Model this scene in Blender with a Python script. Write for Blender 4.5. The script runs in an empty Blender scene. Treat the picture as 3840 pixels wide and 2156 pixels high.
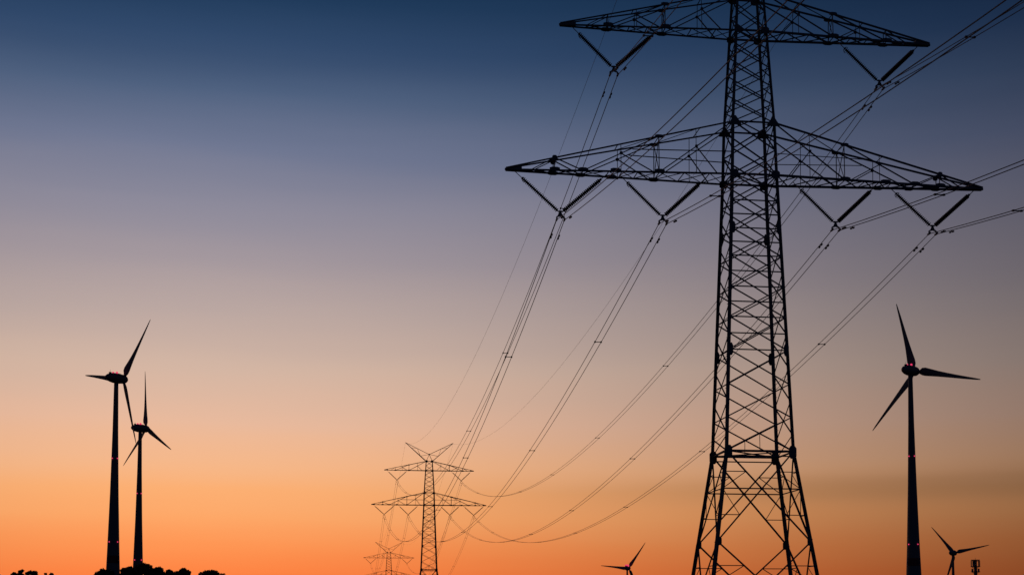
import bpy, math, random
import numpy as np
from mathutils import Vector, Matrix, Quaternion

random.seed(7)
RNG = np.random.default_rng(7)
S = bpy.context.scene
COL = S.collection
rad = math.radians

# ------------------------------------------------------------------ camera
cam_data = bpy.data.cameras.new("camera")
cam = bpy.data.objects.new("camera", cam_data)
COL.objects.link(cam)
cam_data.sensor_fit = 'HORIZONTAL'
cam_data.sensor_width = 36.0
cam_data.lens = 48.02
cam_data.shift_y = 0.2443
cam_data.clip_start = 0.1
cam_data.clip_end = 20000
cam.location = (0, 0, 1.7)
cam.rotation_euler = (rad(90) + 0.06076, 0, 0)
S.camera = cam
S.render.resolution_x = 1024
S.render.resolution_y = 574

# ------------------------------------------------------------------ dusk sky
def srgb(r, g, b):
    f = lambda c: (c / 255 / 12.92) if c / 255 <= 0.04045 else ((c / 255 + 0.055) / 1.055) ** 2.4
    return (f(r), f(g), f(b), 1.0)

world = bpy.data.worlds.new("World")
S.world = world
world.use_nodes = True
nt = world.node_tree
nt.nodes.clear()
def N(t, **k):
    n = nt.nodes.new(t)
    for a, v in k.items(): setattr(n, a, v)
    return n
def MATH(op, a, b=None, clamp=False):
    n = N('ShaderNodeMath', operation=op, use_clamp=clamp)
    for i, v in enumerate((a, b)):
        if v is None: continue
        if isinstance(v, (int, float)): n.inputs[i].default_value = v
        else: nt.links.new(v, n.inputs[i])
    return n.outputs[0]
def RAMP(fac, stops, interp='LINEAR'):
    n = N('ShaderNodeValToRGB')
    cr = n.color_ramp
    cr.interpolation = interp
    while len(cr.elements) < len(stops): cr.elements.new(0.5)
    for e, (p, c) in zip(cr.elements, stops):
        e.position = p; e.color = c
    nt.links.new(fac, n.inputs[0])
    return n.outputs[0]
def MIX(fac, a, b, blend='MIX'):
    n = N('ShaderNodeMix', data_type='RGBA', blend_type=blend)
    for i, v in ((0, fac), (6, a), (7, b)):
        if isinstance(v, (int, float, tuple)): n.inputs[i].default_value = v
        else: nt.links.new(v, n.inputs[i])
    return n.outputs[2]

tc = N('ShaderNodeTexCoord')
sep = N('ShaderNodeSeparateXYZ')
nt.links.new(tc.outputs['Generated'], sep.inputs[0])
elev = MATH('MULTIPLY', MATH('ARCSINE', sep.outputs[2]), 180 / math.pi)      # degrees above the horizon
azim = MATH('MULTIPLY', MATH('ARCTAN2', sep.outputs[0], sep.outputs[1]), 180 / math.pi)
# long thin veils of dusk haze that bend the gradient a little
cmb = N('ShaderNodeCombineXYZ')
nt.links.new(MATH('MULTIPLY', azim, 0.035), cmb.inputs[0])
nt.links.new(MATH('MULTIPLY', elev, 0.42), cmb.inputs[1])
veil = N('ShaderNodeTexNoise')
veil.inputs['Scale'].default_value = 1.0
veil.inputs['Detail'].default_value = 3.0
nt.links.new(cmb.outputs[0], veil.inputs['Vector'])
veil_c = MATH('SUBTRACT', veil.outputs[0], 0.5)
e2 = MATH('ADD', elev, MATH('MULTIPLY', veil_c, 1.1))
fac = MATH('DIVIDE', e2, 90.0, clamp=True)
GLOW = [(0.0, (255, 104, 54)), (1.99, (255, 133, 68)), (3.1, (255, 150, 84)), (4.22, (254, 168, 104)),
        (5.34, (252, 176, 116)), (6.46, (246, 184, 138)), (8.13, (233, 186, 157)), (10.34, (212, 182, 164)),
        (12.54, (188, 168, 162)), (14.7, (164, 152, 158)), (16.84, (142, 139, 155)), (18.94, (112, 120, 146)),
        (21.0, (80, 98, 128)), (23.01, (50, 74, 108)), (24.77, (32, 59, 91)), (32, (14, 36, 66)), (50, (7, 22, 46)), (90, (4, 13, 30))]
glow = RAMP(fac, [(e / 90, srgb(*c)) for e, c in GLOW])
DUSK = [(0, (26, 26, 38)), (6, (38, 38, 54)), (14, (34, 40, 60)), (30, (18, 30, 56)), (90, (4, 13, 30))]
dusk = RAMP(fac, [(e / 90, srgb(*c)) for e, c in DUSK])
# the afterglow fades with the angle from where the sun went down
AZ0, SIG = -13.5, 31.5
d_az = MATH('SUBTRACT', azim, AZ0)
w1 = MATH('MINIMUM', MATH('ABSOLUTE', d_az), MATH('SUBTRACT', 360.0, MATH('ABSOLUTE', d_az)))
q = MATH('DIVIDE', w1, SIG)
g = MATH('EXPONENT', MATH('MULTIPLY', MATH('MULTIPLY', q, q), -1.0))
dim0 = MATH('ADD', MATH('MULTIPLY', g, 0.92), 0.08)
low = MATH('SUBTRACT', 1.0, MATH('DIVIDE', elev, 5.5), clamp=True)
dim1 = MATH('POWER', dim0, MATH('ADD', 1.0, MATH('MULTIPLY', low, 0.50)))
# a thin layer of haze lies along the horizon away from the glow
bq = MATH('DIVIDE', MATH('SUBTRACT', MATH('ADD', elev, MATH('MULTIPLY', veil_c, 1.2)), 5.35), 0.62)
bandg = MATH('EXPONENT', MATH('MULTIPLY', MATH('MULTIPLY', bq, bq), -1.0))
bmr = N('ShaderNodeMapRange', interpolation_type='SMOOTHSTEP')
nt.links.new(azim, bmr.inputs[0])
bmr.inputs[1].default_value = -9; bmr.inputs[2].default_value = 20
dim = MATH('MULTIPLY', dim1, MATH('SUBTRACT', 1.0, MATH('MULTIPLY', MATH('MULTIPLY', bandg, bmr.outputs[0]), 0.24)))
mr = N('ShaderNodeMapRange', interpolation_type='SMOOTHSTEP')
nt.links.new(w1, mr.inputs[0])
mr.inputs[1].default_value = 42; mr.inputs[2].default_value = 110
dimc = N('ShaderNodeCombineColor')
for i, ex in enumerate((1.0, 0.93, 0.82)): nt.links.new(MATH('POWER', dim, ex), dimc.inputs[i])   # the glow loses its red first
sky_col = MIX(mr.outputs[0], MIX(1.0, glow, dimc.outputs[0], 'MULTIPLY'), dusk)
bg = N('ShaderNodeBackground')
bg.inputs['Strength'].default_value = 1.0
nt.links.new(sky_col, bg.inputs[0])
out = N('ShaderNodeOutputWorld')
nt.links.new(bg.outputs[0], out.inputs[0])

S.view_settings.view_transform = 'Standard'
S.view_settings.look = 'None'
S.view_settings.exposure = 0.0
S.view_settings.gamma = 1.0
S.view_settings.use_curve_mapping = False
S.render.engine = 'CYCLES'

# ------------------------------------------------------------------ materials
def material(name, base, rough=0.6, metal=0.0, var=0.25, scale=3.0, emit=None, estr=0.0):
    m = bpy.data.materials.new(name)
    m.use_nodes = True
    t = m.node_tree
    b = t.nodes['Principled BSDF']
    b.inputs['Roughness'].default_value = rough
    b.inputs['Metallic'].default_value = metal
    tcn = t.nodes.new('ShaderNodeTexCoord')
    no = t.nodes.new('ShaderNodeTexNoise')
    no.inputs['Scale'].default_value = scale
    no.inputs['Detail'].default_value = 5
    t.links.new(tcn.outputs['Object'], no.inputs['Vector'])
    r = t.nodes.new('ShaderNodeValToRGB')
    r.color_ramp.elements[0].position = 0.3
    r.color_ramp.elements[1].position = 0.7
    r.color_ramp.elements[0].color = tuple(c * (1 - var) for c in base) + (1,)
    r.color_ramp.elements[1].color = tuple(min(1, c * (1 + var)) for c in base) + (1,)
    t.links.new(no.outputs[0], r.inputs[0])
    t.links.new(r.outputs[0], b.inputs['Base Color'])
    if emit:
        b.inputs['Emission Color'].default_value = emit + (1,)
        b.inputs['Emission Strength'].default_value = estr
    return m
M = dict(
    steel=material('weathered_galvanised_steel', (0.11, 0.118, 0.135), 0.7, 0.1, 0.3, 2.0),
    porcelain=material('brown_porcelain', (0.030, 0.029, 0.030), 0.8),
    cable=material('aged_aluminium_cable', (0.15, 0.15, 0.15), 0.6, 0.3),
    fitting=material('dull_fitting_steel', (0.10, 0.10, 0.11), 0.6, 0.3),
    concrete=material('concrete', (0.30, 0.29, 0.27), 0.9, 0, 0.2, 4),
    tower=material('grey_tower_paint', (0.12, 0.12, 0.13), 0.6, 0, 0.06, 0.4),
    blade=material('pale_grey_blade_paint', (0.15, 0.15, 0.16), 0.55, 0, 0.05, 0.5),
    red=material('red_signal_paint', (0.10, 0.008, 0.012), 0.5, 0, 0.1, 1),
    beacon=material('red_beacon_glass', (0.5, 0.02, 0.04), 0.3, 0, 0.0, 1, (1.0, 0.05, 0.17), 0.85),
    leaf=material('dark_foliage', (0.045, 0.065, 0.025), 0.7, 0, 0.4, 0.8),
    bark=material('bark', (0.07, 0.05, 0.035), 0.9, 0, 0.3, 6),
    field=material('summer_field', (0.07, 0.08, 0.035), 0.95, 0, 0.4, 0.02),
)

# ------------------------------------------------------------------ helpers
def tag(o, label=None, cat=None, group=None, kind=None):
    for k, v in (('label', label), ('category', cat), ('group', group), ('kind', kind)):
        if v: o[k] = v
    return o
def link(name, mesh, parent=None, mat=None):
    o = bpy.data.objects.new(name, mesh)
    COL.objects.link(o)
    o.rotation_mode = 'QUATERNION'
    if mat and not mesh.materials: mesh.materials.append(mat)
    o.parent = parent
    return o
def empty(name, loc=(0, 0, 0), rz=0.0):
    o = bpy.data.objects.new(name, None)
    COL.objects.link(o)
    o.empty_display_size = 1
    o.rotation_mode = 'XYZ'
    o.location = loc
    o.rotation_euler = (0, 0, rz)
    return o
def copy_tree(o, parent=None):
    c = o.copy()
    COL.objects.link(c)
    c.parent = parent
    for ch in list(o.children): copy_tree(ch, c)
    return c

class MB:
    """collects geometry, then links it as one mesh object"""
    def __init__(self): self.v, self.f = [], []
    def add(self, vs, fs, mat=None):
        n = len(self.v)
        for p in vs:
            p = Vector(p)
            self.v.append(tuple(mat @ p if mat else p))
        self.f += [tuple(i + n for i in f) for f in fs]
    def box(self, c, size, mat=None):
        x, y, z = (s / 2 for s in size)
        vs = [(c[0] + a * x, c[1] + b * y, c[2] + d * z) for a in (-1, 1) for b in (-1, 1) for d in (-1, 1)]
        self.add(vs, BOXF, mat)
    def tube(self, pts, rads, n=6, cap=True):
        pts = [Vector(p) for p in pts]
        if isinstance(rads, (int, float)): rads = [rads] * len(pts)
        base = len(self.v)
        up = None
        for i, p in enumerate(pts):
            d = (pts[min(i + 1, len(pts) - 1)] - pts[max(i - 1, 0)]).normalized()
            if up is None:
                up = d.orthogonal().normalized()
            else:
                up = (up - d * up.dot(d)).normalized()
            sd = d.cross(up)
            for k in range(n):
                a = 2 * math.pi * k / n
                self.v.append(tuple(p + (up * math.cos(a) + sd * math.sin(a)) * rads[i]))
        for i in range(len(pts) - 1):
            for k in range(n):
                k2 = (k + 1) % n
                self.f.append((base + i * n + k, base + i * n + k2, base + (i + 1) * n + k2, base + (i + 1) * n + k))
        if cap:
            self.f.append(tuple(base + k for k in reversed(range(n))))
            self.f.append(tuple(base + (len(pts) - 1) * n + k for k in range(n)))
    def mesh(self, name, mat=None, smooth=False):
        me = bpy.data.meshes.new(name)
        me.from_pydata(self.v, [], self.f)
        if smooth: me.polygons.foreach_set('use_smooth', [True] * len(me.polygons))
        me.update()
        if mat: me.materials.append(mat)
        return me
    def build(self, name, mat, parent=None, smooth=False):
        return link(name, self.mesh(name, mat, smooth), parent)
BOXF = [(0, 1, 3, 2), (4, 6, 7, 5), (0, 4, 5, 1), (2, 3, 7, 6), (0, 2, 6, 4), (1, 5, 7, 3)]

# one angle-iron section of unit size and unit length, shared by every lattice member
def angle_section(th=0.16):
    prof = [(-0.5, -0.5), (0.5, -0.5), (0.5, -0.5 + th), (-0.5 + th, -0.5 + th), (-0.5 + th, 0.5), (-0.5, 0.5)]
    vs = [(x, y, 0) for x, y in prof] + [(x, y, 1) for x, y in prof]
    fs = [(0, 5, 4, 3), (0, 3, 2, 1), (6, 9, 10, 11), (6, 7, 8, 9)] + [(i, (i + 1) % 6, 6 + (i + 1) % 6, 6 + i) for i in range(6)]
    return vs, fs
AV, AF = angle_section()
mb = MB(); mb.add(AV, AF)
ANGLE = mb.mesh('angle_iron', M['steel'])
# flat gusset plates (unit size, in the local XZ plane)
def plate(poly, name):
    m = MB(); n = len(poly)
    m.add([(x, -0.5, z) for x, z in poly] + [(x, 0.5, z) for x, z in poly],
          [tuple(range(n)), tuple(reversed(range(n, 2 * n)))] + [(i, i + n, (i + 1) % n + n, (i + 1) % n) for i in range(n)])
    return m.mesh(name, M['steel'])
PL_HEX = plate([(-0.5, -0.3), (-0.25, -0.5), (0.25, -0.5), (0.5, -0.3), (0.5, 0.3), (0.25, 0.5), (-0.25, 0.5), (-0.5, 0.3)], 'gusset_hex')
PL_TRI = plate([(-0.5, -0.5), (0.5, -0.5), (0.5, -0.36), (0.08, 0.5), (-0.08, 0.5), (-0.5, -0.36)], 'gusset_triangle')

SLIM = 0.66
def member_matrix(p, q, size, spin=0.0):
    p, q = Vector(p), Vector(q)
    d = q - p
    rot = d.to_track_quat('Z', 'Y') @ Quaternion((0, 0, 1), spin)
    size *= SLIM
    return p, rot, Vector((size, size, d.length))
def member(name, p, q, size, parent, spin=0.0):
    o = link(name, ANGLE, parent)
    o.location, o.rotation_quaternion, o.scale = member_matrix(p, q, size, spin)
    return o
def gusset(p, sx, sz, parent, shape=PL_HEX, th=0.05, rz=0.0):
    o = link('gusset_plate', shape, parent)
    o.location = p
    o.rotation_quaternion = Quaternion((0, 0, 1), rz)
    o.scale = (sx, th, sz)
    return o

# ------------------------------------------------------------------ terrain
PYLON = [((14.51, 82.02, 0.0), 0.1275), ((-21.66, 355.63, 3.318), 0.1294), ((-57.05, 632.12, -6.727), 0.1294)]
def ground_z(x, y):
    g2 = lambda cx, cy, s: np.exp(-((x - cx) ** 2 + (y - cy) ** 2) / (2 * s * s))
    return 3.318 * g2(-21.66, 355.63, 110) - 6.727 * g2(-57.05, 632.12, 130) + 0.6 * np.sin(x * 0.006 + 1) * np.sin(y * 0.005) * (1 - g2(14.5, 60, 150))
xs = np.concatenate([-np.geomspace(9000, 1500, 8), np.linspace(-1300, 1300, 131), np.geomspace(1500, 9000, 8)])
ys = np.concatenate([-np.geomspace(9000, 1500, 8), np.linspace(-1300, 2600, 196), np.geomspace(2800, 12000, 8)])
X, Y = np.meshgrid(xs, ys)
Z = ground_z(X, Y)
vs = np.stack([X, Y, Z], -1).reshape(-1, 3)
nx = len(xs)
fs = [(j * nx + i, j * nx + i + 1, (j + 1) * nx + i + 1, (j + 1) * nx + i) for j in range(len(ys) - 1) for i in range(nx - 1)]
gm = bpy.data.meshes.new('ground')
gm.from_pydata(vs.tolist(), [], fs)
gm.polygons.foreach_set('use_smooth', [True] * len(gm.polygons))
tag(link('ground', gm, None, M['field']), 'dark flat farmland under the pylons and turbines', kind='structure')

# ------------------------------------------------------------------ lattice pylon
WPTS = [(0, 3.77), (6.37, 2.834), (11.76, 2.044), (28.60, 1.380), (31.85, 1.290), (37.64, 0.946), (40.10, 0.80)]
DR = 0.75                                             # the mast is a little shallower than it is wide
Z1, ZA1, Z2, ZA2, ZPK = 28.60, 31.85, 37.64, 40.10, 41.9
HORN = (6.256, 44.955)
def width(z):
    return float(np.interp(z, [p[0] for p in WPTS], [p[1] for p in WPTS]))
def corner(sx, sy, z):
    w = width(z)
    return Vector((sx * w, sy * w * DR, z))
BODY = [28.60, 26.99, 25.27, 23.58, 21.69, 19.84, 17.85, 15.80, 13.80, 11.76]
def lerp(a, b, t): return a + (b - a) * t

def x_panel(root, A, B, C, D, size):                   # A,B top corners, C,D bottom corners
    member('diagonal_brace', A, D, size, root)
    member('diagonal_brace', B, C, size, root, 1.57)

def build_pylon():
    root = empty('lattice_pylon')
    # legs: heavy angle iron in runs from the footing to the top, one mesh for each leg
    for sx in (-1, 1):
        for sy in (-1, 1):
            m = MB()
            zz = [0.25, 6.37, 11.76, 28.60, 31.85, 37.64, 40.10]
            sz = [0.185, 0.175, 0.16, 0.145, 0.13, 0.12]
            for a, b, s in zip(zz, zz[1:], sz):
                p, q = corner(sx, sy, a), corner(sx, sy, b)
                spin = math.atan2(sy, sx)
                mat = Matrix.Translation(p) @ (q - p).to_track_quat('Z', 'Y').to_matrix().to_4x4() @ Matrix.Rotation(spin + 0.8, 4, 'Z') @ Matrix.Diagonal((s, s, (q - p).length * 1.004, 1))
                m.add(AV, AF, mat)
            for z in np.arange(1.2, 40, 1.02):          # bolted lap joints and step bolts
                c = corner(sx, sy, z)
                if sx * sy > 0: m.box(c + Vector((sx * 0.10, 0, 0)), (0.14, 0.025, 0.025))
            m.build('leg', M['steel'], root)
            f = MB()
            c = corner(sx, sy, 0)
            f.tube([c + Vector((0, 0, -0.6)), c + Vector((0, 0, 0.18)), c + Vector((0, 0, 0.34))], [0.62, 0.60, 0.40], 14)
            f.build('footing', M['concrete'], root)
    # front and back faces
    up_lv = list(np.linspace(ZA1, Z2, 6))
    arm1 = [Z1, 30.15, ZA1]
    arm2 = [Z2, 38.9, ZA2]
    for sy in (-1, 1):
        for lv, s in ((BODY[::-1], 0.105), (arm1, 0.115), (up_lv, 0.09), (arm2, 0.085)):
            for a, b in zip(lv, lv[1:]):
                x_panel(root, corner(-1, sy, b), corner(1, sy, b), corner(-1, sy, a), corner(1, sy, a), s)
        for z, s in ((Z1, 0.17), (ZA1, 0.13), (Z2, 0.15), (ZA2, 0.13), (11.76, 0.19), (11.46, 0.10)):
            member('horizontal_strut', corner(-1, sy, z), corner(1, sy, z), s, root)
        # hanger from the last crossing down to the waist beam
        cx = Vector((0, sy * width(12.74) * DR, 12.74))
        member('hanger', cx, Vector((0, sy * width(11.76) * DR, 11.80)), 0.06, root)
    # ladder of horizontals on the face towards the camera
    for i in range(1, 7):
        member('horizontal_strut', corner(-1, -1, BODY[i]), corner(1, -1, BODY[i]), 0.10, root)
        if i < 6:
            zm = (BODY[i] + BODY[i + 1]) / 2
            member('horizontal_strut', corner(-1, -1, zm), corner(1, -1, zm), 0.10, root)
    # side faces: crossings staggered by half a panel
    half = [Z1] + [(a + b) / 2 for a, b in zip(BODY, BODY[1:])] + [11.76]
    ul = [ZA1] + [(a + b) / 2 for a, b in zip(up_lv, up_lv[1:])] + [Z2]
    for sx in (-1, 1):
        for lv, s in ((half[::-1], 0.095), (arm1, 0.10), (ul, 0.08), (arm2, 0.08)):
            for a, b in zip(lv, lv[1:]):
                x_panel(root, corner(sx, -1, b), corner(sx, 1, b), corner(sx, -1, a), corner(sx, 1, a), s)
        for z in BODY[1:-1] + up_lv[1:-1]:
            member('horizontal_strut', corner(sx, -1, z), corner(sx, 1, z), 0.08, root)
        for z, s in ((Z1, 0.15), (ZA1, 0.12), (Z2, 0.13), (ZA2, 0.11), (11.76, 0.17)):
            member('horizontal_strut', corner(sx, -1, z), corner(sx, 1, z), s, root)
    # plan bracing in the waist and at the crossarm levels
    for z in (11.76, Z1, Z2):
        member('plan_brace', corner(-1, -1, z), corner(1, 1, z), 0.10, root)
        member('plan_brace', corner(1, -1, z), corner(-1, 1, z), 0.10, root)
    # two big panels under the waist, with secondary bracing
    for zt, zb in ((11.76, 6.37), (6.37, 0.35)):
        wt, wb = width(zt), width(zb)
        t = wt / (wt + wb)
        zc = lerp(zt, zb, t)
        for fx, fy in ((0, -1), (0, 1), (-1, 0), (1, 0)):
            def P(s, z):
                w = width(z)
                return Vector((s * w, fy * w * DR, z)) if fy else Vector((fx * w, s * w * DR, z))
            def Q(s, z):                                # a point on the diagonal that starts at side s, top
                k = (zt - z) / (zt - zb)
                return P(s, zt).lerp(P(-s, zb), k)
            member('diagonal_brace', P(-1, zt), P(1, zb), 0.135, root)
            member('diagonal_brace', P(1, zt), P(-1, zb), 0.135, root, 1.57)
            member('horizontal_strut', P(-1, zc), P(1, zc), 0.105, root)
            zu, zl = lerp(zt, zc, 0.55), lerp(zc, zb, 0.5)
            for s in (-1, 1):
                member('secondary_brace', P(s, zu), Q(s, zu), 0.075, root)
                member('secondary_brace', Q(s, zu), P(s, zc), 0.065, root)
                member('secondary_brace', P(s, zl), Q(-s, zl), 0.075, root)
                member('secondary_brace', Q(-s, zl), P(s, zc), 0.065, root)
    # gusset plates at the nodes
    for sy in (-1, 1):
        for sx in (-1, 1):
            o = Vector((-sx * 0.09, sy * 0.11, 0))
            gusset(corner(sx, sy, 11.70) + o, 0.46, 0.78, root)
            gusset(corner(sx, sy, 6.37) + o, 0.30, 0.50, root)
            gusset(corner(sx, sy, 25.27) + o, 0.27, 0.70, root)
            gusset(corner(sx, sy, 17.85) + o, 0.30, 0.75, root)
            gusset(corner(sx, sy, Z1) + o, 0.52, 0.50, root)
            gusset(corner(sx, sy, Z2) + o, 0.46, 0.42, root)
            gusset(corner(sx, sy, ZA1 + 0.03) + o, 0.78, 0.56, root, PL_TRI)
            gusset(corner(sx, sy, ZA2) + o, 0.56, 0.46, root)
    # crossarms
    for half_len, zb, zt, nodes in (
            (15.0, Z1, ZA1, dict(B1=5.8, B2=10.4, T2=12.1, lace=[2.75, 4.3, 5.8, 7.1, 8.05, 8.85, 10.4, 12.1, 13.5], chord=0.185)),
            (11.70, Z2, ZA2, dict(B1=5.3, B2=8.8, T2=8.8, lace=[2.2, 3.7, 5.3, 6.4, 7.5, 8.8, 10.1], chord=0.17))):
        for sx in (-1, 1):
            wb, wt = width(zb), width(zt)
            def B(s, sy):
                k = (s - wb) / (half_len - wb)
                return Vector((sx * s, sy * lerp(wb * DR, 0.09, k), zb))
            def T(s, sy):
                k = (s - wt) / (half_len - wt)
                return Vector((sx * s, sy * lerp(wt * DR, 0.08, k), lerp(zt, zb + 0.10, k)))
            m = MB()
            for sy in (-1, 1):
                for a, b, s in ((B(wb, sy), B(half_len, sy), nodes['chord']), (T(wt, sy), T(half_len, sy), nodes['chord'] * 0.78)):
                    p, rot, sc = member_matrix(a, b, s)
                    m.add(AV, AF, Matrix.LocRotScale(p, rot, sc))
            e, i = half_len + 0.06, half_len - 0.95
            m.add([(sx * e, -0.05, zb - 0.04), (sx * e, 0.05, zb - 0.04), (sx * e, 0.05, zb + 0.08), (sx * e, -0.05, zb + 0.08),
                   (sx * i, -0.17, zb - 0.05), (sx * i, 0.17, zb - 0.05), (sx * i, 0.15, zb + 0.22), (sx * i, -0.15, zb + 0.22)],
                  [(0, 1, 2, 3), (4, 7, 6, 5), (0, 4, 5, 1), (2, 6, 7, 3), (1, 5, 6, 2), (0, 3, 7, 4)])
            arm = m.build('crossarm', M['steel'], root)
            B1, B2, T2 = nodes['B1'], nodes['B2'], nodes['T2']
            big = half_len > 13
            for sy in (-1, 1):
                t0, b1, t1, b2 = T(wt, sy), B(B1, sy), T(B1, sy), B(B2, sy)
                m1, m2 = t0.lerp(b1, 0.5), t1.lerp(b2, 0.5)
                s = 0.10
                member('brace', t0, b1, s, arm); member('brace', t1, b2, s, arm)
                member('post', t1, b1, 0.085, arm)
                member('brace', m2, B(B1 + 0.35, sy), 0.085, arm)
                member('brace', m1, B(2.3 if big else 1.9, sy), 0.085, arm)
                member('post', T(abs(m1.x), sy), B(abs(m1.x), sy), 0.06, arm)
                member('post', T(abs(m2.x), sy), B(abs(m2.x), sy), 0.06, arm)
                member('post', T(T2, sy), B(T2, sy), 0.085, arm)
                if big:
                    member('brace', T(T2, sy), b2, 0.09, arm)
                    member('brace', T(T2, sy), B(13.5, sy), 0.085, arm)
                    zz = m2.z + 0.25
                    member('brace', m2 + Vector((-sx * 0.7, 0, 0.28)), Vector((sx * width(zz), sy * width(zz) * DR, zz)), 0.075, arm)
                else:
                    member('brace', T(T2, sy), B(10.1, sy), 0.075, arm)
                for x in [B1, B2] + ([8.45, T2] if big else []):
                    gusset(B(x, sy) + Vector((0, sy * 0.10, 0.03)), 0.62, 0.25, arm)
                gusset(t1 + Vector((0, sy * 0.08, -0.03)), 0.50, 0.20, arm)
                gusset(m2 + Vector((0, sy * 0.06, 0)), 0.19, 0.19, arm)
                gusset(m1 + Vector((0, sy * 0.06, 0)), 0.17, 0.17, arm)
                if big: gusset(T(T2, sy) + Vector((0, sy * 0.08, -0.05)), 0.30, 0.34, arm)
            ls = [wb] + nodes['lace']
            for a, b in zip(ls, ls[1:]):
                member('plan_brace', B(a, -1), B(b, 1), 0.08, arm)
                member('plan_brace', B(a, 1), B(b, -1), 0.08, arm)
                member('plan_strut', B(b, -1), B(b, 1), 0.10, arm)
            for x in (B1, T2, (B1 + B2) / 2 + 0.2, B1 / 2 + 0.4):
                member('plan_strut', T(x, -1), T(x, 1), 0.085, arm)
            for a, b in ((B1 / 2 + 0.4, B1), (B1, (B1 + B2) / 2 + 0.2)):
                member('plan_brace', T(a, -1), T(b, 1), 0.06, arm)
            member('brace', T(B1, -1), B(B1, 1), 0.07, arm)
            member('brace', T(B1, 1), B(B1, -1), 0.07, arm)
    # the two earth-wire horns on top
    peak = Vector((0, 0, ZPK))
    for sx in (-1, 1):
        tipv = Vector((sx * HORN[0], 0, HORN[1]))
        m = MB()
        ends = []
        for sy in (-1, 1):
            c = corner(sx, sy, ZA2)
            ends.append(c)
            p, rot, sc = member_matrix(c, tipv, 0.19)
            m.add(AV, AF, Matrix.LocRotScale(p, rot, sc))
        p, rot, sc = member_matrix(peak, tipv, 0.19)
        m.add(AV, AF, Matrix.LocRotScale(p, rot, sc))
        horn = m.build('earth_wire_horn', M['steel'], root)
        for k0, k1 in ((0.0, 0.28), (0.5, 0.28), (0.5, 0.72)):
            for c in ends:
                member('brace', peak.lerp(tipv, k0), c.lerp(tipv, k1), 0.07, horn)
        for k in (0.28, 0.6):
            member('plan_strut', ends[0].lerp(tipv, k), ends[1].lerp(tipv, k), 0.06, horn)
        for c in ends: member('diagonal_brace', c, peak, 0.10, root)
    gusset(peak, 0.45, 0.4, root)
    return root

def merge_far(src):
    """the same pylon for a far place where single members cannot be told apart"""
    root = empty('lattice_pylon')
    LRS = lambda o: Matrix.LocRotScale(o.location, o.rotation_quaternion, o.scale)
    lat = MB()
    for ch in src.children:
        if ch.name.split('.')[0] in ('leg', 'footing'):
            link(ch.name.split('.')[0], ch.data, root)
        elif ch.children:
            m = MB()
            for o in [ch] + list(ch.children):
                m.add([v.co for v in o.data.vertices], [tuple(p.vertices) for p in o.data.polygons], LRS(o))
            m.build(ch.name.split('.')[0], M['steel'], root)
        else:
            lat.add([v.co for v in ch.data.vertices], [tuple(p.vertices) for p in ch.data.polygons], LRS(ch))
    tag(lat.build('mast_lattice', M['steel'], root), kind='stuff')
    return root

pyl = build_pylon()
pyl2 = copy_tree(pyl)
pyl3 = merge_far(pyl)
for o, (loc, rz), lab in zip((pyl, pyl2, pyl3), PYLON, (
        'large dark lattice pylon in the right foreground with its top cut off by the frame',
        'mid-distance lattice pylon left of centre with two crossarms and a V-shaped top',
        'smallest pylon low on the horizon, left behind the mid-distance pylon')):
    o.location = loc
    o.rotation_euler = (0, 0, rz)
    tag(o, lab, 'pylon', 'pylons of the power line')

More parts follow.
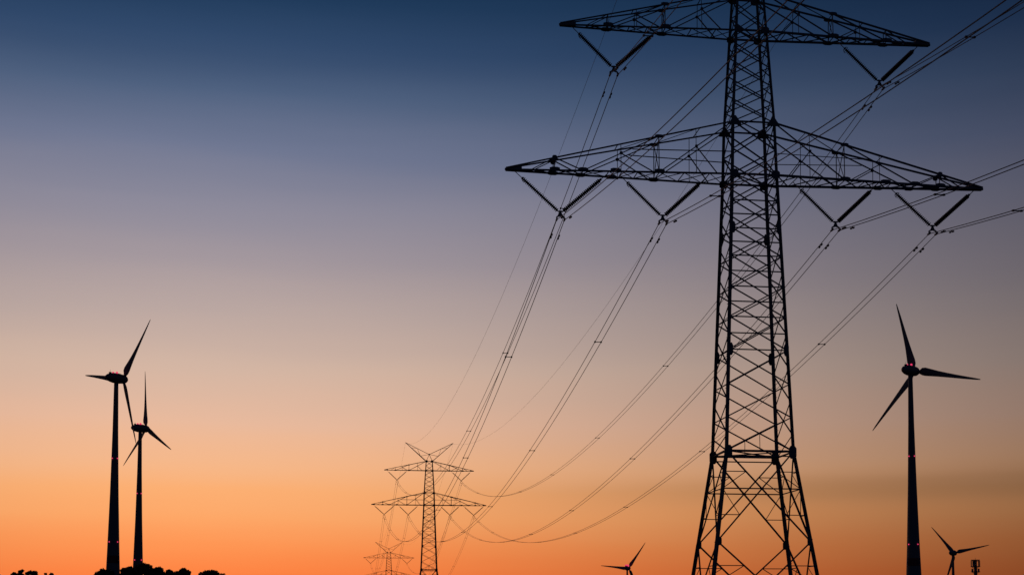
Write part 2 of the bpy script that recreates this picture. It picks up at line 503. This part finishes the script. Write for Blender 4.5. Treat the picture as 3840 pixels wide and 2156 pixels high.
# ------------------------------------------------------------------ V-shaped insulators
VD = 2.57
def build_insulator(ha, hb):
    """apex at the origin; the two strings rise to (-ha, VD) and (hb, VD)"""
    root = empty('insulator_assembly')
    for sgn, h, lk in ((-1, ha, 0.68), (1, hb, 0.52)):
        top = Vector((sgn * h, 0, VD - 0.05)); bot = Vector((sgn * 0.10, 0, 0.12))
        d = (top - bot).normalized(); L = (top - bot).length
        rot = d.to_track_quat('Z', 'Y')
        m = MB(); pts, rr = [], []
        n = 24; L1 = L - lk
        for i in range(n):
            z0 = 0.10 + (L1 - 0.15) * i / n
            st = (L1 - 0.15) / n
            for dz, r in ((0.0, 0.058), (0.36, 0.062), (0.44, 0.15), (0.60, 0.14), (0.86, 0.062)):
                pts.append((0, 0, z0 + dz * st)); rr.append(r)
        m.tube(pts, rr, 10)
        s = m.build('insulator_string', M['porcelain'], root, True)
        s.location = bot; s.rotation_quaternion = rot
        for z0, z1_, rk in ((0, 0.12, 0.035), (L1 - 0.06, L, 0.024)):
            k = MB(); k.tube([(0, 0, z0), (0, 0, z1_)], rk, 6)
            l = k.build('link_rod', M['fitting'], root)
            l.location = bot; l.rotation_quaternion = rot
        a = MB()
        a.tube([(-0.05, 0, 0), (-0.20, 0, 0.02), (-0.31, 0, -0.08), (-0.33, 0, -0.20)], 0.02, 5)
        a.tube([(0.05, 0, 0), (0.20, 0, 0.02), (0.30, 0, -0.08)], 0.02, 5)
        a.tube([(0, 0, -0.04), (0, 0, 0.06)], 0.075, 8)
        h_ = a.build('arcing_horn', M['fitting'], root)
        h_.location = bot + d * L1; h_.rotation_quaternion = rot
    y = MB()
    arc = [(-0.27, -0.31), (-0.26, -0.17), (-0.13, -0.08), (-0.06, 0.10), (-0.14, 0.14), (-0.10, 0.20), (0.10, 0.20), (0.14, 0.14), (0.06, 0.10),
           (0.13, -0.08), (0.26, -0.17), (0.27, -0.31), (0.20, -0.31), (0.17, -0.20), (0.0, -0.15), (-0.17, -0.20), (-0.20, -0.31)]
    n = len(arc)
    y.add([(x, -0.025, z) for x, z in arc] + [(x, 0.025, z) for x, z in arc],
          [tuple(range(n)), tuple(reversed(range(n, 2 * n)))] + [(i, i + n, (i + 1) % n + n, (i + 1) % n) for i in range(n)])
    y.build('yoke_plate', M['fitting'], root)
    for sx in (-1, 1):
        c = MB()
        c.tube([(sx * 0.235, -0.24, -0.33), (sx * 0.235, -0.12, -0.37), (sx * 0.235, 0.12, -0.37), (sx * 0.235, 0.24, -0.33)], [0.035, 0.06, 0.06, 0.035], 8)
        c.build('suspension_clamp', M['fitting'], root)
    return root

SLOTS = [('upper', 'left', -8.41, Z2, 2.60, 2.70), ('upper', 'right', 8.41, Z2, 2.70, 2.60),
         ('lower', 'left outer', -11.70, Z1, 2.80, 2.82), ('lower', 'left inner', -5.437, Z1, 2.64, 2.66),
         ('lower', 'right inner', 5.437, Z1, 2.66, 2.64), ('lower', 'right outer', 11.70, Z1, 2.82, 2.80)]
PN = ['large foreground', 'mid-distance', 'smallest far']
PLACE = {'upper left': 'under the left end of the upper crossarm', 'upper right': 'under the right end of the upper crossarm',
         'lower left outer': 'under the left tip of the lower crossarm', 'lower left inner': 'under the lower crossarm just left of the mast',
         'lower right inner': 'under the lower crossarm just right of the mast', 'lower right outer': 'under the right tip of the lower crossarm'}
def world_pt(i, s, t, z):
    (px, py, pz), a = PYLON[i]
    return Vector((px + s * math.cos(a) - t * math.sin(a), py + s * math.sin(a) + t * math.cos(a), pz + z))
clamp_pts = {}
for k, (arm_n, side, s, zb, ha, hb) in enumerate(SLOTS):
    proto = build_insulator(ha, hb)
    for i in range(3):
        o = proto if i == 0 else copy_tree(proto)
        o.location = world_pt(i, s, 0, zb - VD)
        o.rotation_euler = (0, 0, PYLON[i][1])
        tag(o, 'V-shaped insulator %s of the %s pylon' % (PLACE[arm_n + ' ' + side], PN[i]), 'insulator', 'V insulators of the power line')
        clamp_pts[(k, i)] = world_pt(i, s, 0, zb - VD - 0.37)

# ------------------------------------------------------------------ conductors and earth wires
LINE = Vector((PYLON[1][0][0] - PYLON[0][0][0], PYLON[1][0][1] - PYLON[0][0][1], 0)).normalized()
SIDE = Vector((LINE.y, -LINE.x, 0))
def span(a, b, sag, n):
    return [a.lerp(b, i / n) - Vector((0, 0, 4 * sag * (i / n) * (1 - i / n))) for i in range(n + 1)]
def wire_path(p1, p2, p3, sag, near_sag, lift):
    p0 = p1 - LINE * 220 + Vector((0, 0, lift))
    pts = span(p0, p1, near_sag, 48)
    pts += span(p1, p2, sag, 56)[1:]
    pts += span(p2, p3, sag, 40)[1:]
    return pts
def along(a, b, sag, dist):
    t = dist / (b - a).length
    return a.lerp(b, t) - Vector((0, 0, 4 * sag * t * (1 - t)))
WLAB = ['twin cable bundle hanging from the left insulators of the upper crossarms', 'twin cable bundle hanging from the right insulators of the upper crossarms',
        'twin cable bundle hanging from the left tips of the lower crossarms', 'twin cable bundle on the lower crossarms just left of the masts',
        'twin cable bundle on the lower crossarms just right of the masts', 'twin cable bundle hanging from the right tips of the lower crossarms']
R_CABLE = 0.023
SAG, NSAG = 12.16, 9.7
sp = MB()
sp.tube([(-0.235, 0, 0), (0.235, 0, 0)], 0.028, 6)
for s_ in (-0.235, 0.235): sp.box((s_, 0, 0), (0.10, 0.16, 0.10))
SPACER = sp.mesh('spacer', M['fitting'])
dp = MB()
dp.tube([(0, -0.26, -0.10), (0, 0.26, -0.10)], 0.016, 5)
for s_ in (-1, 1): dp.tube([(0, s_ * 0.10, -0.10), (0, s_ * 0.14, -0.10), (0, s_ * 0.27, -0.10)], [0.035, 0.062, 0.055], 8)
dp.box((0, 0, -0.05), (0.04, 0.07, 0.12))
DAMPER = dp.mesh('damper', M['fitting'])
for k in range(6):
    c1, c2, c3 = (clamp_pts[(k, i)] for i in range(3))
    root = empty('conductor_bundle', c1)
    tag(root, WLAB[k], 'cable', 'conductors of the power line')
    for sd in (-0.235, 0.235):
        m = MB()
        m.tube([p + SIDE * sd - c1 for p in wire_path(c1, c2, c3, SAG, NSAG, 1.3)], R_CABLE, 6)
        m.build('cable', M['cable'], root, True)
    c0 = c1 - LINE * 220 + Vector((0, 0, 1.3))
    spans = [(c1, c0, NSAG, [9, 46, 90]), (c1, c2, SAG, [18, 52, 88, 124, 160, 196, 232, 262]), (c2, c3, SAG, [20, 60, 100, 140, 180, 220, 256])]
    for a, b, sg, ds in spans:
        for d in ds:
            d = d + (k * 3.1) % 7
            p, p2 = along(a, b, sg, d), along(a, b, sg, d + 0.5)
            o = link('spacer', SPACER, root)
            o.location = p - c1
            o.rotation_quaternion = ((p2 - p) if (p2 - p).dot(LINE) > 0 else (p - p2)).to_track_quat('Y', 'Z')
    for a, b, sg in ((c1, c0, NSAG), (c1, c2, SAG), (c2, c1, SAG), (c2, c3, SAG)):
        for sd in (-0.235, 0.235):
            d = 2.0 + (0.12 if sd > 0 else 0)
            p, p2 = along(a, b, sg, d), along(a, b, sg, d + 0.4)
            o = link('damper', DAMPER, root)
            o.location = p + SIDE * sd - c1
            o.rotation_quaternion = (p2 - p).to_track_quat('Y', 'Z')
for sx, lab in ((-1, 'thin single earth wire strung from the left horns of the pylon tops'), (1, 'thin single earth wire strung from the right horns of the pylon tops')):
    h = [world_pt(i, sx * HORN[0], 0, HORN[1] - 0.15) for i in range(3)]
    m = MB()
    m.tube([p - h[0] for p in wire_path(h[0], h[1], h[2], 9.5, 7.5, 1.3)], 0.0125, 5)
    o = m.build('earth_wire', M['cable'], None, True)
    o.location = h[0]
    tag(o, lab, 'cable', 'earth wires of the power line')

# ------------------------------------------------------------------ wind turbines
def lathe(m, prof, n, axis='Z'):
    base = len(m.v)
    for t, r in prof:
        for k in range(n):
            a = 2 * math.pi * k / n
            c, s = r * math.cos(a), r * math.sin(a)
            m.v.append((c, s, t) if axis == 'Z' else (c, t, s))
    for i in range(len(prof) - 1):
        for k in range(n):
            k2 = (k + 1) % n
            m.f.append((base + i * n + k, base + i * n + k2, base + (i + 1) * n + k2, base + (i + 1) * n + k))
    m.f.append(tuple(base + k for k in range(n)))
    m.f.append(tuple(base + (len(prof) - 1) * n + k for k in range(n)))

def blade_mesh(R):
    st = [(0.04, 1.15, 1.15, 20), (0.07, 1.5, 1.2, 20), (0.11, 3.3, 1.0, 17), (0.16, 3.7, 0.85, 14), (0.24, 3.2, 0.65, 10), (0.36, 2.5, 0.46, 7),
          (0.5, 1.95, 0.33, 4), (0.65, 1.5, 0.24, 2), (0.8, 1.1, 0.17, 1), (0.92, 0.75, 0.11, 0), (0.985, 0.42, 0.07, 0), (1.0, 0.12, 0.03, 0)]
    sc = R / 33.0
    n = 14; m = MB()
    for rr, ch, th, tw in st:
        a0 = rad(tw)
        for k in range(n):
            a = 2 * math.pi * k / n
            x = math.cos(a) * ch * 0.5
            yy = math.sin(a) * th * 0.5 * (1.0 if rr < 0.09 else (0.55 + 0.45 * math.cos(a)) * 1.15)
            x -= 0.18 * max(0, ch - 1.2)
            m.v.append(((x * math.cos(a0) - yy * math.sin(a0)) * sc, (x * math.sin(a0) + yy * math.cos(a0)) * sc, rr * R))
    for i in range(len(st) - 1):
        for k in range(n):
            k2 = (k + 1) % n
            m.f.append((i * n + k, i * n + k2, (i + 1) * n + k2, (i + 1) * n + k))
    m.f.append(tuple(reversed(range(n))))
    m.f.append(tuple((len(st) - 1) * n + k for k in range(n)))
    return m.mesh('blade', M['blade'], True)

lamp = MB()
lathe(lamp, [(-0.30, 0.16), (-0.24, 0.30), (0.18, 0.30), (0.30, 0.16)], 10)
LAMP = lamp.mesh('obstruction_light', M['beacon'], True)

def turbine(x, y, hub_z, R, az, phase, base_r, top_r, label, lights=(), bands=(), nac=1.0, lampscale=1.0):
    gz = float(ground_z(x, y))
    root = empty('wind_turbine', (x, y, gz))
    H = hub_z - gz
    tp = [(0, base_r), (0.10, base_r * 0.90), (0.30, lerp(base_r, top_r, 0.42)), (0.55, lerp(base_r, top_r, 0.70)), (0.80, lerp(base_r, top_r, 0.90)), (1.0, top_r)]
    zz, rr = [p[0] * (H - 1.6 * nac) for p in tp], [p[1] for p in tp]
    prof = [(z, float(np.interp(z, zz, rr))) for z in np.linspace(0, zz[-1], 26)]
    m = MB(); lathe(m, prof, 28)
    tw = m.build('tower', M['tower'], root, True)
    for zb, h in bands:
        zb -= gz
        b = MB(); lathe(b, [(zb, np.interp(zb, zz, rr) + 0.012), (zb + h, np.interp(zb + h, zz, rr) + 0.012)], 28)
        b.build('painted_band', M['red'], tw, True)
    for zl in lights:
        zl -= gz
        r = float(np.interp(zl, zz, rr)) + 0.2
        view = math.atan2(-y, -x)
        for da in (-42, 42, 138, -138):
            o = link('obstruction_light', LAMP, tw)
            o.location = (r * math.cos(view + rad(da)), r * math.sin(view + rad(da)), zl)
            o.scale = (0.80 * lampscale,) * 3
    # nacelle: egg-shaped, its axis (local +Y) pointing to azimuth az
    rz = -rad(az)
    nprof = [(-5.6, 0.15), (-5.3, 0.8), (-4.5, 1.45), (-3.2, 1.95), (-1.5, 2.28), (0.2, 2.35), (1.6, 2.30), (2.3, 2.15)]
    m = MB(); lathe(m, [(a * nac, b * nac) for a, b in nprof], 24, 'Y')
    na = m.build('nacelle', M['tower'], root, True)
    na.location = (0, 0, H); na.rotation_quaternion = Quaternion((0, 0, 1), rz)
    for px, py in ((-0.75, -1.2), (0.75, -0.2)):
        o = link('obstruction_light', LAMP, na)
        o.location = (px * nac, py * nac, 2.42 * nac); o.scale = (1.5 * lampscale,) * 3
    v = MB()
    v.box((0, -3.2 * nac, 2.15 * nac), (0.9 * nac, 0.9 * nac, 0.5 * nac)); v.tube([(0, -3.2 * nac, 2.3 * nac), (0, -3.2 * nac, 3.5 * nac)], 0.06, 6)
    v.build('wind_vane', M['fitting'], na)
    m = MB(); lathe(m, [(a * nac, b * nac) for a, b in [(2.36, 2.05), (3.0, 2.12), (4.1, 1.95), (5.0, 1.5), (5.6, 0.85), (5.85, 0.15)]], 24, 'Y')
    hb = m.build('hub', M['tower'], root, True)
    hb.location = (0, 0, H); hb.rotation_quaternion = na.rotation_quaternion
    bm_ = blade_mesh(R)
    for k in range(3):
        b = link('blade', bm_, root)
        qz = Quaternion((0, 0, 1), rz)
        b.location = Vector((0, 0, H)) + qz @ Vector((0, 3.6 * nac, 0))
        b.rotation_quaternion = qz @ Quaternion((0, 1, 0), rad(phase + 120 * k))
    tag(root, label, 'wind turbine', 'wind turbines')
    return root
turbine(-178.3, 610, 110.8, 32, 41, 40, 4.1, 0.95, 'tallest wind turbine at the left, beside the slightly shorter one', (74.5, 37.0), ((27.5, 3.4),))
turbine(-211.0, 770, 110.8, 33.5, 48, -4, 4.1, 0.95, 'shorter of the two wind turbines at the left, just right of the tallest', (73.7, 36.1), (), 1.0, 1.2)
turbine(174.2, 592, 111.0, 33, 51, -16, 4.1, 0.95, 'tall wind turbine standing alone right of the large pylon', (73.3, 34.9), ((25.5, 3.4),))
turbine(439.4, 1360, 69.6, 36, 40, -41, 2.6, 1.1, 'small far wind turbine at the lower right beside the telecom mast', (), (), 1.25, 0.01)
turbine(150.2, 1780, 70.7, 41, 30, 36, 2.6, 1.1, 'small far wind turbine low between the pylons with a red light on top', (), (), 1.3, 3.4)

# ------------------------------------------------------------------ telecom mast
def telecom(x, y):
    gz = float(ground_z(x, y)); H = 28.6 - gz
    root = empty('telecom_mast', (x, y, gz))
    m = MB(); lathe(m, [(0, 1.0), (H * 0.5, 0.85), (H - 6, 0.72), (H, 0.62)], 16)
    m.build('pole', M['tower'], root, True)
    for z, r in ((H - 5.4, 1.95), (H - 3.1, 2.05), (H - 0.25, 1.9)):
        p = MB(); lathe(p, [(z, r), (z + 0.30, r)], 18)
        for k in range(4):
            a = k * math.pi / 2 + 0.3
            p.tube([(0.4 * math.cos(a), 0.4 * math.sin(a), z - 0.8), (r * math.cos(a), r * math.sin(a), z)], 0.07, 5)
        p.build('platform', M['fitting'], root)
    for z, nn, hh in ((H - 1.55, 9, 2.3), (H - 4.5, 4, 1.2)):
        for k in range(nn):
            a = k * 2 * math.pi / nn + 0.35
            b = MB(); b.box((0, 0, 0), (0.24, 0.52, hh))
            b.tube([(-0.2, 0, -hh / 2 - 0.1), (-0.2, 0, hh / 2 + 0.1)], 0.05, 6)
            o = b.build('panel_antenna', M['blade'], root)
            o.location = (1.85 * math.cos(a), 1.85 * math.sin(a), z); o.rotation_quaternion = Quaternion((0, 0, 1), a)
    r = MB(); r.tube([(0, 0, H), (0, 0, H + 0.9)], 0.06, 6); r.build('lightning_rod', M['fitting'], root)
    tag(root, 'slim telecom mast with two rings of panel antennas at the lower right corner', 'mast')
telecom(203.7, 600)

# ------------------------------------------------------------------ trees
def tree(x, y, top, spread, label, tops=8, nleaf=7000, seed=0):
    rg = np.random.default_rng(100 + seed)
    gz = float(ground_z(x, y)); H = top - gz
    root = empty('broadleaf_tree', (x, y, gz))
    m = MB()
    m.tube([(0, 0, -0.3), (0.1, 0, H * 0.12), (0.15, 0.1, H * 0.35), (0.05, 0.1, H * 0.62), (0, 0, H * 0.86)], [0.42, 0.32, 0.25, 0.14, 0.04], 10)
    cl = []
    nb = 26
    for i in range(nb):
        a = rg.uniform(0, 2 * math.pi); t = rg.uniform(0.0, 1.0) ** 0.75
        zc = H * (0.30 + 0.60 * t)
        prof = math.sqrt(max(0.04, 1 - ((t - 0.38) / 0.66) ** 2))
        r = spread * prof * rg.uniform(0.45, 0.95)
        e = Vector((r * math.cos(a), r * math.sin(a), zc))
        s0 = Vector((0.1, 0.08, max(H * 0.2, zc - r * rg.uniform(0.5, 0.9))))
        mid = s0.lerp(e, 0.5) + Vector((0, 0, 0.12 * r))
        m.tube([s0, mid, e], [0.11, 0.07, 0.025], 5)
        cl.append((e, spread * rg.uniform(0.20, 0.40)))
    for i in range(tops):                               # uneven tufts that make the skyline
        a = rg.uniform(0, 2 * math.pi); r = spread * rg.uniform(0.0, 0.85); cr_ = rg.uniform(0.35, 0.95)
        e = Vector((r * math.cos(a), r * math.sin(a), H - cr_ * 0.8 - 1.6 * (r / spread) ** 2 * rg.uniform(0.4, 1) - rg.uniform(0, 0.35) * (i > 0)))
        m.tube([Vector((0.05, 0.05, H * 0.6)), Vector((e.x * 0.6, e.y * 0.6, H * 0.82)), e], [0.10, 0.06, 0.02], 5)
        cl.append((e, cr_))
    m.build('trunk', M['bark'], root, True)
    cen = np.array([tuple(c[0]) for c in cl]); cr = np.array([c[1] for c in cl])
    idx = rg.choice(len(cl), nleaf, p=cr ** 2 / (cr ** 2).sum())
    d = rg.normal(size=(nleaf, 3)); d /= np.linalg.norm(d, axis=1)[:, None]
    pos = cen[idx] + d * (cr[idx] * rg.uniform(0.25, 1.12, nleaf) ** 0.6)[:, None] * np.array([1, 1, 0.8])
    pos[:, 2] = np.minimum(pos[:, 2], H + 0.25)
    u = rg.normal(size=(nleaf, 3)); u /= np.linalg.norm(u, axis=1)[:, None]
    w = np.cross(u, rg.normal(size=(nleaf, 3))); w /= np.linalg.norm(w, axis=1)[:, None]
    sz = rg.uniform(0.14, 0.30, nleaf)[:, None]
    q = np.stack([pos - u * sz * 1.25, pos + w * sz * 0.62, pos + u * sz * 1.25, pos - w * sz * 0.62], 1).reshape(-1, 3)
    me = bpy.data.meshes.new('crown')
    me.from_pydata(q.tolist(), [], [(4 * i, 4 * i + 1, 4 * i + 2, 4 * i + 3) for i in range(nleaf)])
    link('crown', me, root, M['leaf'])
    tag(root, label, 'tree', 'trees on the lower left skyline')
CLUMP = [(-89.3, 300, 13.3, 3.0, 8, 'bushy tree at the foot of the tallest wind turbine, first of the clump'),
         (-86.0, 303, 12.8, 2.8, 8, 'lower tree right in front of the tallest turbine tower'),
         (-83.9, 299, 13.7, 2.7, 8, 'bushy tree in front of the gap between the two left turbines'),
         (-80.2, 298, 14.4, 2.9, 9, 'highest tree of the clump, at the foot of the shorter left turbine'),
         (-77.9, 302, 13.7, 2.9, 8, 'bushy tree just right of the highest tree of the clump'),
         (-75.2, 300, 13.0, 2.6, 7, 'low tree sloping down the right side of the clump'),
         (-71.8, 299, 13.3, 2.6, 7, 'rounded tree between the clump and the separate tree on its right'),
         (-66.2, 300, 13.0, 3.0, 9, 'separate low broad tree, rightmost on the skyline'),
         (-149.7, 410, 16.5, 2.2, 3, 'small tree top near the lower left corner, leftmost of four'),
         (-146.9, 410, 17.2, 2.0, 3, 'small tree top at the lower left, second of four'),
         (-143.9, 411, 17.1, 2.4, 4, 'small tree top at the lower left, third of four'),
         (-139.7, 410, 16.7, 2.4, 4, 'small tree top at the lower left, rightmost of four')]
for i, (x, y, top, spd, nt_, lab) in enumerate(CLUMP):
    tree(x, y, top, spd, lab, nt_, seed=i)
